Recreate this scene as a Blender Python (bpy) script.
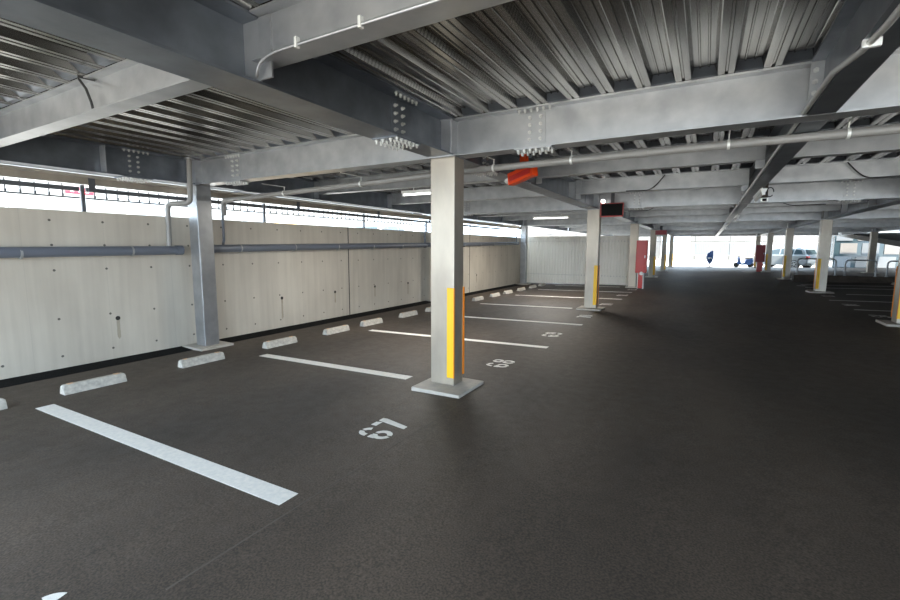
import bpy, bmesh, math, random
from mathutils import Vector, Matrix
random.seed(7)
C = bpy.context.scene.collection
for o in list(bpy.data.objects): bpy.data.objects.remove(o)
R = math.radians

# ------------------------------------------------------------------ camera
CAM_H = 1.584
cam_d = bpy.data.cameras.new('camera'); cam = bpy.data.objects.new('camera', cam_d); C.objects.link(cam)
cam_d.sensor_width = 36.0; cam_d.lens = 36.0*446.3/900.0; cam_d.clip_start = 0.05; cam_d.clip_end = 600
_p, _y, _r = R(6.71), R(29.66), R(0.19)
fw = Vector((-math.sin(_y)*math.cos(_p), math.cos(_y)*math.cos(_p), -math.sin(_p)))
rt = Vector((math.cos(_y), math.sin(_y), 0)); up = rt.cross(fw)
rt2 = rt*math.cos(_r)+up*math.sin(_r); up2 = -rt*math.sin(_r)+up*math.cos(_r)
cam.matrix_world = Matrix(((rt2.x, up2.x, -fw.x, 0), (rt2.y, up2.y, -fw.y, 0), (rt2.z, up2.z, -fw.z, CAM_H), (0, 0, 0, 1)))
bpy.context.scene.camera = cam

# ------------------------------------------------------------------ light
w = bpy.data.worlds.new('sky'); bpy.context.scene.world = w; w.use_nodes = True
bg = w.node_tree.nodes['Background']; bg.inputs[0].default_value = (0.68, 0.84, 1.0, 1); bg.inputs[1].default_value = 2.9
sd = bpy.data.lights.new('sun', 'SUN'); sd.energy = 6.5; sd.angle = R(1.0); sd.color = (1.0, 0.86, 0.68)
sun = bpy.data.objects.new('sun', sd); C.objects.link(sun)
sun.rotation_euler = (-Vector((0.30, -1.0, 1.8))).to_track_quat('-Z', 'Y').to_euler()
vs = bpy.context.scene.view_settings
vs.view_transform = 'Standard'; vs.look = 'None'; vs.gamma = 1.0; vs.use_curve_mapping = False
vs.exposure = 1.5

# ------------------------------------------------------------------ materials
def mat(name, col, rough=0.6, metal=0.0, noise=None, bump=0.0, bscale=60, spec=0.5, col2=None, detail=4, stretch=(1, 1, 1)):
    m = bpy.data.materials.new(name); m.use_nodes = True; nt = m.node_tree; b = nt.nodes['Principled BSDF']
    b.inputs['Roughness'].default_value = rough; b.inputs['Metallic'].default_value = metal
    b.inputs['Specular IOR Level'].default_value = spec
    b.inputs['Base Color'].default_value = (*col, 1)
    tc = nt.nodes.new('ShaderNodeTexCoord'); mp = nt.nodes.new('ShaderNodeMapping'); mp.inputs['Scale'].default_value = stretch
    nt.links.new(tc.outputs['Object'], mp.inputs[0])
    if noise:
        n = nt.nodes.new('ShaderNodeTexNoise'); n.inputs['Scale'].default_value = noise; n.inputs['Detail'].default_value = detail
        nt.links.new(mp.outputs[0], n.inputs['Vector'])
        r = nt.nodes.new('ShaderNodeValToRGB'); c2 = col2 or tuple(c*0.75 for c in col)
        r.color_ramp.elements[0].position = 0.32; r.color_ramp.elements[1].position = 0.68
        r.color_ramp.elements[0].color = (*c2, 1); r.color_ramp.elements[1].color = (*col, 1)
        nt.links.new(n.outputs[0], r.inputs[0]); nt.links.new(r.outputs[0], b.inputs['Base Color'])
    if bump:
        n2 = nt.nodes.new('ShaderNodeTexNoise'); n2.inputs['Scale'].default_value = bscale; n2.inputs['Detail'].default_value = 3
        nt.links.new(mp.outputs[0], n2.inputs['Vector'])
        bp = nt.nodes.new('ShaderNodeBump'); bp.inputs['Strength'].default_value = bump; bp.inputs['Distance'].default_value = 0.01
        nt.links.new(n2.outputs[0], bp.inputs['Height']); nt.links.new(bp.outputs[0], b.inputs['Normal'])
    return m
def emit(name, col, s):
    m = mat(name, col, 0.4); b = m.node_tree.nodes['Principled BSDF']
    b.inputs['Emission Color'].default_value = (*col, 1); b.inputs['Emission Strength'].default_value = s
    return m
def mnode(nt, op, a, b=None, c=None):
    n = nt.nodes.new('ShaderNodeMath'); n.operation = op
    for i, v in enumerate((a, b, c)):
        if v is None: continue
        if isinstance(v, (int, float)): n.inputs[i].default_value = v
        else: nt.links.new(v, n.inputs[i])
    return n.outputs[0]

M = {}
M['steel'] = mat('galvanised_steel', (0.475, 0.485, 0.495), 0.38, 0.75, 4, 0.04, 40, col2=(0.345, 0.355, 0.37))
M['steel_shaded'] = mat('shaded_galvanised_steel', (0.225, 0.245, 0.275), 0.36, 0.8, 4, 0.04, 40, col2=(0.15, 0.165, 0.19))  # darker copy of the steel; shade of girder undersides put into its colour
M['column'] = mat('column_zinc', (0.50, 0.445, 0.37), 0.42, 0.6, 3, 0.03, 30, col2=(0.35, 0.31, 0.26), stretch=(1, 1, 0.4))
M['bolt'] = mat('bolt_zinc', (0.62, 0.62, 0.60), 0.4, 0.5)
M['clip'] = mat('clip_zinc', (0.75, 0.75, 0.72), 0.4, 0.3)
M['pvc'] = mat('grey_pvc', (0.25, 0.24, 0.225), 0.35)
M['pvc_dark'] = mat('dark_grey_pvc', (0.15, 0.165, 0.20), 0.3)
M['conduit'] = mat('conduit', (0.42, 0.42, 0.41), 0.35, 0.4)
M['cable'] = mat('black_cable', (0.02, 0.02, 0.022), 0.5)
M['yellow'] = mat('yellow_guard', (0.90, 0.52, 0.01), 0.45)
M['orange'] = mat('orange_edge', (0.80, 0.25, 0.01), 0.45)
M['plate'] = mat('base_mortar', (0.50, 0.46, 0.40), 0.85, 0, 12, 0.1, 120, col2=(0.41, 0.38, 0.34))
M['stop'] = mat('wheel_stop_concrete', (0.58, 0.55, 0.49), 0.85, 0, 22, 0.2, 150, col2=(0.38, 0.36, 0.32), detail=8)
M['reflector'] = mat('worn_orange_reflector', (0.75, 0.42, 0.16), 0.5, 0, 40, col2=(0.5, 0.42, 0.34))
M['white_panel'] = mat('white_corrugated_steel', (0.90, 0.88, 0.83), 0.45)
_m = M['white_panel']; _nt = _m.node_tree; _b = _nt.nodes['Principled BSDF']; _o = [q for q in _nt.nodes if q.type == 'OUTPUT_MATERIAL'][0]
_t = _nt.nodes.new('ShaderNodeBsdfTranslucent'); _t.inputs[0].default_value = (0.95, 0.90, 0.82, 1); _x = _nt.nodes.new('ShaderNodeMixShader'); _x.inputs[0].default_value = 0.35
_nt.links.new(_b.outputs[0], _x.inputs[1]); _nt.links.new(_t.outputs[0], _x.inputs[2]); _nt.links.new(_x.outputs[0], _o.inputs['Surface'])
M['red'] = mat('red_paint', (0.52, 0.030, 0.025), 0.3)
M['dark_red'] = mat('dark_red_paint', (0.30, 0.02, 0.03), 0.4)
M['red_orange'] = mat('orange_red_plastic', (0.80, 0.07, 0.01), 0.4)
M['white'] = mat('white_plastic', (0.80, 0.80, 0.78), 0.4)
M['black'] = mat('black_plastic', (0.010, 0.010, 0.010), 0.85, spec=0.2)
M['lens'] = emit('lamp_tube', (0.95, 0.96, 0.94), 1.2)
M['joint'] = mat('joint_sealant', (0.06, 0.06, 0.055), 0.8)
M['hole'] = mat('hole_shadow', (0.03, 0.027, 0.024), 0.9)
M['stain'] = mat('water_stain', (0.36, 0.31, 0.235), 0.9, 0, 8, col2=(0.44, 0.39, 0.31))
M['rail'] = mat('dark_grey_rail', (0.10, 0.105, 0.115), 0.45, 0.2)
M['hoop'] = mat('steel_hoop', (0.35, 0.36, 0.38), 0.35, 0.6)
M['pale'] = mat('pale_render', (0.42, 0.42, 0.40), 0.8, 0, 1.5, col2=(0.34, 0.345, 0.34))
M['street_glass'] = mat('street_glass', (0.36, 0.38, 0.40), 0.3)
M['far_wall'] = mat('far_pale_wall', (0.16, 0.155, 0.15), 0.8, 0, 1.5, col2=(0.13, 0.13, 0.13))
M['far_fence'] = mat('far_fence_paint', (0.045, 0.05, 0.05), 0.7)
M['pale_blue'] = mat('pale_blue_panel', (0.115, 0.13, 0.145), 0.6)
M['glass'] = mat('window_glass', (0.03, 0.05, 0.06), 0.1)
M['ground'] = mat('pale_concrete_yard', (0.60, 0.57, 0.52), 0.9, 0, 0.8, col2=(0.50, 0.475, 0.435))
M['kerb'] = mat('brown_kerb', (0.085, 0.065, 0.05), 0.85, 0, 5, 0.1, 60, col2=(0.05, 0.04, 0.032))
M['seam'] = mat('pale_seam', (0.10, 0.085, 0.07), 0.9)
M['blue'] = mat('blue_vinyl', (0.03, 0.08, 0.22), 0.4)
M['car_silver'] = mat('silver_car_paint', (0.26, 0.29, 0.31), 0.25, 0.5)
M['car_grey'] = mat('grey_car_paint', (0.25, 0.27, 0.29), 0.25, 0.4)
M['car_red'] = mat('red_car_paint', (0.65, 0.02, 0.04), 0.3, 0.1)
M['tyre'] = mat('tyre_rubber', (0.02, 0.02, 0.02), 0.8)
M['alloy'] = mat('alloy_wheel', (0.5, 0.5, 0.5), 0.3, 0.7)
M['roof_tile'] = mat('ochre_roof', (0.62, 0.40, 0.16), 0.8, 0, 6, col2=(0.75, 0.60, 0.38))
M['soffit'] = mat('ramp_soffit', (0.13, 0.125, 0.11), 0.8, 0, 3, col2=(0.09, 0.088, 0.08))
M['leaf'] = mat('hedge_leaf', (0.10, 0.16, 0.05), 0.8, 0, 12, col2=(0.16, 0.22, 0.10))

# white paint with worn flecks
M['paint'] = mat('white_road_paint', (0.78, 0.75, 0.70), 0.7, 0, 30, 0.15, 200, col2=(0.66, 0.65, 0.62), detail=8)

def asphalt():
    m = bpy.data.materials.new('asphalt'); m.use_nodes = True; nt = m.node_tree; b = nt.nodes['Principled BSDF']; L = nt.links.new
    tc = nt.nodes.new('ShaderNodeTexCoord')
    def nz(s, d, x=1, y=1):
        mp = nt.nodes.new('ShaderNodeMapping'); mp.inputs['Scale'].default_value = (x, y, 1); L(tc.outputs['Object'], mp.inputs[0])
        n = nt.nodes.new('ShaderNodeTexNoise'); n.inputs['Scale'].default_value = s; n.inputs['Detail'].default_value = d; L(mp.outputs[0], n.inputs['Vector']); return n.outputs[0]
    big = nz(0.7, 5, 1.0, 0.45); fine = nz(90, 3); mid = nz(9, 6)
    r = nt.nodes.new('ShaderNodeValToRGB'); r.color_ramp.elements[0].position = 0.3; r.color_ramp.elements[1].position = 0.72
    r.color_ramp.elements[0].color = (0.031, 0.0245, 0.0195, 1); r.color_ramp.elements[1].color = (0.078, 0.060, 0.046, 1); L(big, r.inputs[0])
    f = nt.nodes.new('ShaderNodeValToRGB'); f.color_ramp.elements[0].position = 0.35; f.color_ramp.elements[1].position = 0.75
    f.color_ramp.elements[0].color = (0.60, 0.60, 0.60, 1); f.color_ramp.elements[1].color = (1.8, 1.75, 1.7, 1); L(fine, f.inputs[0])
    mx = nt.nodes.new('ShaderNodeMix'); mx.data_type = 'RGBA'; mx.blend_type = 'MULTIPLY'; mx.inputs['Factor'].default_value = 1
    L(r.outputs[0], mx.inputs[6]); L(f.outputs[0], mx.inputs[7]); L(mx.outputs[2], b.inputs['Base Color'])
    rr = nt.nodes.new('ShaderNodeMapRange'); rr.inputs['To Min'].default_value = 0.50; rr.inputs['To Max'].default_value = 0.74; L(mid, rr.inputs[0]); L(rr.outputs[0], b.inputs['Roughness'])
    b.inputs['Specular IOR Level'].default_value = 0.42
    bp = nt.nodes.new('ShaderNodeBump'); bp.inputs['Strength'].default_value = 0.35; bp.inputs['Distance'].default_value = 0.004; L(fine, bp.inputs['Height']); L(bp.outputs[0], b.inputs['Normal'])
    return m
M['asphalt'] = asphalt()
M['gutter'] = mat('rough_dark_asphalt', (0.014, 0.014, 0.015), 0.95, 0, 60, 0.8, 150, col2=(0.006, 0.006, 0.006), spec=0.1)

def concrete_wall():
    m = bpy.data.materials.new('formed_concrete'); m.use_nodes = True; nt = m.node_tree; b = nt.nodes['Principled BSDF']; L = nt.links.new
    tc = nt.nodes.new('ShaderNodeTexCoord'); sp = nt.nodes.new('ShaderNodeSeparateXYZ'); L(tc.outputs['Object'], sp.inputs[0])
    Y, Z = sp.outputs[1], sp.outputs[2]
    def nz(s, d, sc):
        mp = nt.nodes.new('ShaderNodeMapping'); mp.inputs['Scale'].default_value = sc; L(tc.outputs['Object'], mp.inputs[0])
        n = nt.nodes.new('ShaderNodeTexNoise'); n.inputs['Scale'].default_value = s; n.inputs['Detail'].default_value = d; L(mp.outputs[0], n.inputs['Vector']); return n.outputs[0]
    a = nz(1.2, 6, (1, 1, 0.6)); st = nz(4, 3, (1, 2.2, 0.12))
    mixn = mnode(nt, 'ADD', mnode(nt, 'MULTIPLY', a, 0.6), mnode(nt, 'MULTIPLY', st, 0.4))
    r = nt.nodes.new('ShaderNodeValToRGB'); r.color_ramp.elements[0].position = 0.36; r.color_ramp.elements[1].position = 0.64
    r.color_ramp.elements[0].color = (0.48, 0.43, 0.36, 1); r.color_ramp.elements[1].color = (0.62, 0.565, 0.48, 1); L(mixn, r.inputs[0])
    # tie holes of the formwork, 0.6 x 0.6 m grid
    dy = mnode(nt, 'SUBTRACT', mnode(nt, 'PINGPONG', mnode(nt, 'ADD', Y, -2.55), 0.3), 0.0)
    dz = None
    for z0 in (0.10, 0.61, 1.265, 1.60, 1.925):
        d = mnode(nt, 'ABSOLUTE', mnode(nt, 'SUBTRACT', Z, z0)); dz = d if dz is None else mnode(nt, 'MINIMUM', dz, d)
    dist = mnode(nt, 'SQRT', mnode(nt, 'ADD', mnode(nt, 'POWER', dy, 2.0), mnode(nt, 'POWER', dz, 2.0)))
    hole = mnode(nt, 'LESS_THAN', dist, 0.016)
    # board seams
    seam = mnode(nt, 'LESS_THAN', mnode(nt, 'PINGPONG', mnode(nt, 'ADD', Y, -2.25), 0.45), 0.003)
    mk = mnode(nt, 'MAXIMUM', mnode(nt, 'MULTIPLY', hole, 0.85), mnode(nt, 'MULTIPLY', seam, 0.10))
    mx = nt.nodes.new('ShaderNodeMix'); mx.data_type = 'RGBA'; L(mk, mx.inputs['Factor']); L(r.outputs[0], mx.inputs[6]); mx.inputs[7].default_value = (0.05, 0.045, 0.04, 1)
    L(mx.outputs[2], b.inputs['Base Color']); b.inputs['Roughness'].default_value = 0.75; b.inputs['Specular IOR Level'].default_value = 0.3
    return m
M['wall'] = concrete_wall()

def deck_metal():
    m = bpy.data.materials.new('deck_zinc'); m.use_nodes = True; nt = m.node_tree; b = nt.nodes['Principled BSDF']; L = nt.links.new
    tc = nt.nodes.new('ShaderNodeTexCoord'); sp = nt.nodes.new('ShaderNodeSeparateXYZ'); L(tc.outputs['Object'], sp.inputs[0])
    mp = nt.nodes.new('ShaderNodeMapping'); mp.inputs['Scale'].default_value = (3.3, 0.35, 1); L(tc.outputs['Object'], mp.inputs[0])
    n = nt.nodes.new('ShaderNodeTexNoise'); n.inputs['Scale'].default_value = 1.6; n.inputs['Detail'].default_value = 6; L(mp.outputs[0], n.inputs['Vector'])
    r = nt.nodes.new('ShaderNodeValToRGB'); r.color_ramp.elements[0].position = 0.3; r.color_ramp.elements[1].position = 0.7
    r.color_ramp.elements[0].color = (0.15, 0.145, 0.14, 1); r.color_ramp.elements[1].color = (0.38, 0.37, 0.345, 1); L(n.outputs[0], r.inputs[0])
    # rows of pressed holes on every second sheet edge
    px = mnode(nt, 'PINGPONG', mnode(nt, 'ADD', sp.outputs[0], -0.12), 0.3)
    inx = mnode(nt, 'MULTIPLY', mnode(nt, 'LESS_THAN', px, 0.012), mnode(nt, 'GREATER_THAN', sp.outputs[0], -2.4))
    dy = mnode(nt, 'LESS_THAN', mnode(nt, 'PINGPONG', sp.outputs[1], 0.02), 0.008)
    dot = mnode(nt, 'MULTIPLY', mnode(nt, 'MULTIPLY', inx, dy), 0.5)
    mx = nt.nodes.new('ShaderNodeMix'); mx.data_type = 'RGBA'; L(dot, mx.inputs['Factor']); L(r.outputs[0], mx.inputs[6]); mx.inputs[7].default_value = (0.05, 0.05, 0.05, 1)
    L(mx.outputs[2], b.inputs['Base Color']); b.inputs['Roughness'].default_value = 0.26; b.inputs['Metallic'].default_value = 0.92
    return m
M['deck'] = deck_metal()

# ------------------------------------------------------------------ mesh helpers
class MB:
    def __init__(s): s.v = []; s.f = []; s.sm = []
    def poly(s, vs, fs, smooth=False):
        n = len(s.v); s.v += [tuple(v) for v in vs]; s.f += [tuple(i+n for i in f) for f in fs]; s.sm += [smooth]*len(fs); return s
    def box(s, x0, x1, y0, y1, z0, z1):
        vs = [(x, y, z) for x in (x0, x1) for y in (y0, y1) for z in (z0, z1)]
        return s.poly(vs, [(0, 1, 3, 2), (4, 6, 7, 5), (0, 4, 5, 1), (2, 3, 7, 6), (0, 2, 6, 4), (1, 5, 7, 3)])
    def prism(s, pts, axis, a, b):
        # pts 2D outline in the plane across axis
        def mk(p, t):
            return {'x': (t, p[0], p[1]), 'y': (p[0], t, p[1]), 'z': (p[0], p[1], t)}[axis]
        n = len(pts)
        vs = [mk(p, a) for p in pts]+[mk(p, b) for p in pts]
        fs = [tuple(range(n))[::-1], tuple(range(n, 2*n))]+[(i, (i+1) % n, n+(i+1) % n, n+i) for i in range(n)]
        return s.poly(vs, fs)
    def tube(s, pts, r, n=12, cap=True):
        pts = [Vector(p) for p in pts]; rings = []
        prev = None
        for i, p in enumerate(pts):
            d = (pts[min(i+1, len(pts)-1)]-pts[max(i-1, 0)]).normalized()
            if prev is None:
                a = Vector((0, 0, 1)) if abs(d.z) < 0.9 else Vector((1, 0, 0)); u = d.cross(a).normalized()
            else: u = (prev-d*prev.dot(d)).normalized()
            prev = u; v = d.cross(u)
            rings.append([p+(u*math.cos(2*math.pi*k/n)+v*math.sin(2*math.pi*k/n))*r for k in range(n)])
        vs = [q for rg in rings for q in rg]
        fs = [(i*n+k, i*n+(k+1) % n, (i+1)*n+(k+1) % n, (i+1)*n+k) for i in range(len(pts)-1) for k in range(n)]
        s.poly(vs, fs, True)
        if cap:
            s.poly(rings[0], [tuple(range(n))[::-1]]); s.poly(rings[-1], [tuple(range(n))])
        return s
    def disc_cyl(s, c, axis, r, h, n=16):
        a = Vector(axis).normalized(); c = Vector(c); return s.tube([c, c+a*h], r, n)
    def build(s, name, m, parent=None, bevel=0, kind=None):
        me = bpy.data.meshes.new(name); me.from_pydata(s.v, [], s.f); me.materials.append(m)
        bm = bmesh.new(); bm.from_mesh(me); bmesh.ops.recalc_face_normals(bm, faces=bm.faces); bm.to_mesh(me); bm.free()
        for p, q in zip(me.polygons, s.sm): p.use_smooth = q
        o = bpy.data.objects.new(name, me); C.objects.link(o)
        if parent: o.parent = parent
        if bevel:
            b = o.modifiers.new('bevel', 'BEVEL'); b.width = bevel; b.segments = 2; b.limit_method = 'ANGLE'
        if kind: o['kind'] = kind
        return o
def arc(a, b, c, n=6):
    # rounded corner path from a via corner b to c
    a, b, c = Vector(a), Vector(b), Vector(c)
    return [a*(1-t)**2+b*2*t*(1-t)+c*t*t for t in [i/n for i in range(n+1)]]
def tag(o, label, cat, group=None):
    o['label'] = label; o['category'] = cat
    if group: o['group'] = group
    return o
def thing(name, label, cat, loc=(0, 0, 0), rz=0, group=None):
    o = bpy.data.objects.new(name, None); C.objects.link(o); o.location = loc; o.rotation_euler = (0, 0, rz)
    o.empty_display_size = 0.1
    return tag(o, label, cat, group)
def copy_tree(o, parent=None):
    c = o.copy(); C.objects.link(c)
    if parent: c.parent = parent
    for ch in list(o.children): copy_tree(ch, c)
    return c
def zf(x): return 0.018*(x+2.3)          # the floor falls gently towards the retaining wall
ORD = ['first', 'second', 'third', 'fourth', 'fifth', 'sixth', 'seventh', 'eighth', 'ninth', 'tenth', 'eleventh', 'twelfth', 'thirteenth', 'fourteenth', 'fifteenth', 'sixteenth', 'seventeenth', 'eighteenth', 'nineteenth', 'twentieth', 'twenty-first']

YC = [4.40+7.5*k for k in range(6)]      # column lines
ZB, ZT = 2.56, 2.95                      # underside and top of the deep beams
ZS = 2.67                                # underside of the shallow beams
XL, XA, XM, XR, XO = -7.22, -2.545, 0.67, 3.45, 8.3
Y0, Y1 = -0.9, 42.4

# ------------------------------------------------------------------ setting
def slab(name, x0, x1, y0, y1, m, top=None, t=0.25, ztop=None):
    b = MB(); zz = (lambda x: ztop) if ztop is not None else zf
    vs = [(x, y, zz(x)-d) for d in (0, t) for x in (x0, x1) for y in (y0, y1)]
    b.poly(vs, [(0, 1, 3, 2), (4, 6, 7, 5), (0, 4, 5, 1), (2, 3, 7, 6), (0, 2, 6, 4), (1, 5, 7, 3)])
    return b.build(name, m, kind='structure')
slab('floor', -7.15, 12.5, Y0-1, Y1+0.5, M['asphalt'])
g = MB()
for y in [Y0-1+i*0.5 for i in range(int((20.1-Y0+1)/0.5)+1)]:
    pass
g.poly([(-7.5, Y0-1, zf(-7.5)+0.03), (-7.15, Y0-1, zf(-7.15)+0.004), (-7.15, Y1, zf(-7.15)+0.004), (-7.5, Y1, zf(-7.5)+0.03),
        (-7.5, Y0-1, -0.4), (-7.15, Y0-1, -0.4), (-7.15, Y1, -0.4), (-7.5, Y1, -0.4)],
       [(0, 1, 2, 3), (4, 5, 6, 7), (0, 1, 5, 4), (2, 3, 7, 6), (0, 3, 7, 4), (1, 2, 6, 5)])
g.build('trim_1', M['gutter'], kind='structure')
slab('ground', -60, 90, Y1+0.5, 140, M['ground'], ztop=0.03)
slab('ground', -7.8, 60, -40, Y0-1, M['ground'], ztop=-0.02)
slab('ground', 12.5, 60, Y0-1, Y1+0.5, M['ground'], ztop=0.1)
slab('ground', -60, -7.8, -40, Y1+0.5, M['ground'], ztop=1.25, t=1.6)

wl = MB().box(-7.8, -7.5, Y0-1, 20.0, -0.4, 2.06)
wall = wl.build('wall_left', M['wall'], kind='structure', bevel=0.006)
MB().box(-7.503, -7.494, 8.19, 8.215, zf(-7.5), 2.058).build('joint_strip', M['joint'], wall)
MB().box(-7.503, -7.494, 14.6, 14.62, zf(-7.5), 2.058).build('joint_strip', M['joint'], wall)
for (y, z) in ((3.24, 0.531), (6.2, 0.543), (7.72, 0.54), (9.18, 0.56), (10.69, 0.55), (13.7, 0.55), (15.2, 0.55)):
    wh = MB().disc_cyl((-7.503, y, z), (1, 0, 0), 0.032, 0.006, 14).build('weep_hole', M['hole'], wall)
    b = MB(); n = 9; L = random.uniform(0.25, 0.45)
    pl_ = [(y-0.024, z), (y+0.024, z)]+[(y+0.024-random.uniform(0, 0.006), z-L*i/n) for i in range(1, n)]+[(y, z-L)]+[(y-0.024+random.uniform(0, 0.006), z-L*i/n) for i in range(n-1, 0, -1)]
    b.prism(pl_, 'x', -7.503, -7.498); b.build('rust_streak', M['stain'], wh)

# corrugated steel deck overhead (the ceiling)
def deck(x0, x1):
    b = MB(); prof = []
    n = int(round((x1-x0)/0.3)); h = 0.055
    for i in range(n):
        x = x0+i*0.3
        prof += [(x+0.003, 0), (x+0.044, 0), (x+0.050, 0.010), (x+0.062, 0.010), (x+0.068, 0), (x+0.107, 0), (x+0.112, 0.004), (x+0.130, h-0.004), (x+0.135, h), (x+0.164, h), (x+0.169, h-0.009), (x+0.177, h-0.009), (x+0.182, h), (x+0.225, h), (x+0.230, h-0.009),
                 (x+0.238, h-0.009), (x+0.243, h), (x+0.273, h), (x+0.278, h-0.004), (x+0.296, 0.004)]
    prof.append((x0+n*0.3, 0))
    ys = (Y0-0.9, Y1)
    vs = [(x, y, ZT+z) for y in ys for x, z in prof]; k = len(prof)
    b.poly(vs, [(i, i+1, k+i+1, k+i) for i in range(k-1)])
    # concrete topping over the sheet
    b.box(x0, x1, ys[0], ys[1], ZT+0.075, ZT+0.24)
    return b, n
b, n = deck(-7.8, 12.6)
ceil = b.build('ceiling', M['deck'], kind='structure')
cl = MB()
for yb in [4.4, 6.9, 9.4, 11.9, 1.9]:
    for i in range(n):
        x = -7.8+i*0.3
        if yb > 7 and x < -2: continue
        cl.poly([(x+0.112, yb-0.125, ZT+0.002), (x+0.295, yb-0.125, ZT+0.002), (x+0.132, yb-0.20, ZT+0.053), (x+0.272, yb-0.20, ZT+0.053),
                 (x+0.112, yb-0.08, ZT+0.002), (x+0.295, yb-0.08, ZT+0.002), (x+0.132, yb-0.08, ZT+0.053), (x+0.272, yb-0.08, ZT+0.053)],
                [(0, 1, 3, 2), (0, 2, 6, 4), (1, 5, 7, 3), (2, 3, 7, 6), (4, 6, 7, 5), (0, 4, 5, 1)])
cl.build('end_closures', M['steel_shaded'], ceil)
for x, nm in ((12.2, 'wall_right_unseen'),):
    MB().box(x, x+0.3, Y0, 34.0, -0.1, 2.948).build(nm, M['wall'], kind='structure')  # out of view; raised to full height to block side light

# ------------------------------------------------------------------ steel frame
bolt_me = None
def bolt(parent, p, d):
    global bolt_me
    if bolt_me is None:
        b = MB(); b.tube([(0, 0, 0), (0, 0, 0.014)], 0.018, 6); b.tube([(0, 0, 0.014), (0, 0, 0.034)], 0.011, 8)
        o = b.build('bolt', M['bolt']); bolt_me = o.data; bpy.data.objects.remove(o)
    o = bpy.data.objects.new('bolt', bolt_me); C.objects.link(o); o.parent = parent; o.location = p
    o.rotation_euler = Vector(d).to_track_quat('Z', 'Y').to_euler(); return o
def ibeam(axis, c, a, b_, zb, zt, wf, tw=0.012, tf=0.016):
    m = MB(); zt = zt-0.002
    def bx(p0, p1, z0, z1):
        if axis == 'x': m.box(a, b_, p0, p1, z0, z1)
        else: m.box(p0, p1, a, b_, z0, z1)
    # one closed I outline
    h = wf/2; t = tw/2
    out = [(c-h, zb), (c+h, zb), (c+h, zb+tf), (c+t, zb+tf), (c+t, zt-tf), (c+h, zt-tf), (c+h, zt), (c-h, zt), (c-h, zt-tf), (c-t, zt-tf), (c-t, zb+tf), (c-h, zb+tf)]
    if axis == 'x': m.prism(out, 'x', a, b_)
    else: m.prism(out, 'y', a, b_)
    # split n-gon ends are fine
    return m
def splice(root, axis, c, s, zb, zt, wf, bolts=True, side=-1, top=True):
    pm = M['steel'] if axis == 'x' else M['steel_shaded']
    """bolted splice centred at s along the beam; side = which web face is seen"""
    L = 0.19
    def P(u, v, z): return (s+u, c+v, z) if axis == 'x' else (c+v, s+u, z)
    def bx(u0, u1, v0, v1, z0, z1):
        a, b = P(u0, v0, z0), P(u1, v1, z1); return (min(a[0], b[0]), max(a[0], b[0]), min(a[1], b[1]), max(a[1], b[1]), z0, z1)
    for sd in (-1, 1):
        w = MB().box(*bx(-0.10, 0.10, sd*0.006, sd*0.016, zb+0.05, zt-0.05)).build('splice_plate', pm, root)
        if bolts and sd == side:
            for u in (-0.055, 0.055):
                for k in range(4): bolt(w, P(u, sd*0.016, zb+0.09+k*(zt-zb-0.18)/3), (0, sd, 0) if axis == 'x' else (sd, 0, 0))
    f = MB().box(*bx(-L, L, -wf/2+0.01, wf/2-0.01, zb-0.012, zb)).build('flange_plate', pm, root)
    if bolts:
        for k in range(6):
            for v in (-wf/2+0.035, -0.045, 0.045, wf/2-0.035):
                bolt(f, P(-L+0.035+k*(2*L-0.07)/5, v, zb-0.012), (0, 0, -1))
            if top: bolt(f, P(-L+0.035+k*(2*L-0.07)/5, side*(wf/2-0.04), zt-0.016), (0, 0, -1))

BAYS = {'left bay by the retaining wall': (XL, XA), 'left half of the driving aisle': (XA, XM), 'right half of the driving aisle': (XM, XR), 'right hand parking bay': (XR, XO)}
def main_beams():
    for k, y in enumerate(YC):
        for nm, x0, x1 in (('left parking bay', XL+0.13, XA-0.13), ('driving aisle', XA+0.13, XR-0.13), ('right parking bay', XR+0.13, XO-0.13)):
            where = ('at the nearest columns' if k == 0 else 'on the %s line of columns' % ORD[k])
            t = thing('cross_beam', 'deep galvanised steel cross beam over the %s %s' % (nm, where), 'beam', ((x0+x1)/2, y, 0), group=None)
            lx0, lx1 = x0-(x0+x1)/2, x1-(x0+x1)/2
            ibeam('x', 0, lx0, lx1, ZB, ZT, 0.20).build('beam_section', M['steel'], t)
            if k < 4:
                splice(t, 'x', 0, lx0+0.88, ZB, ZT, 0.20, k < 2)
                if nm == 'driving aisle': splice(t, 'x', 0, lx1-0.88, ZB, ZT, 0.20, k == 1)
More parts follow.
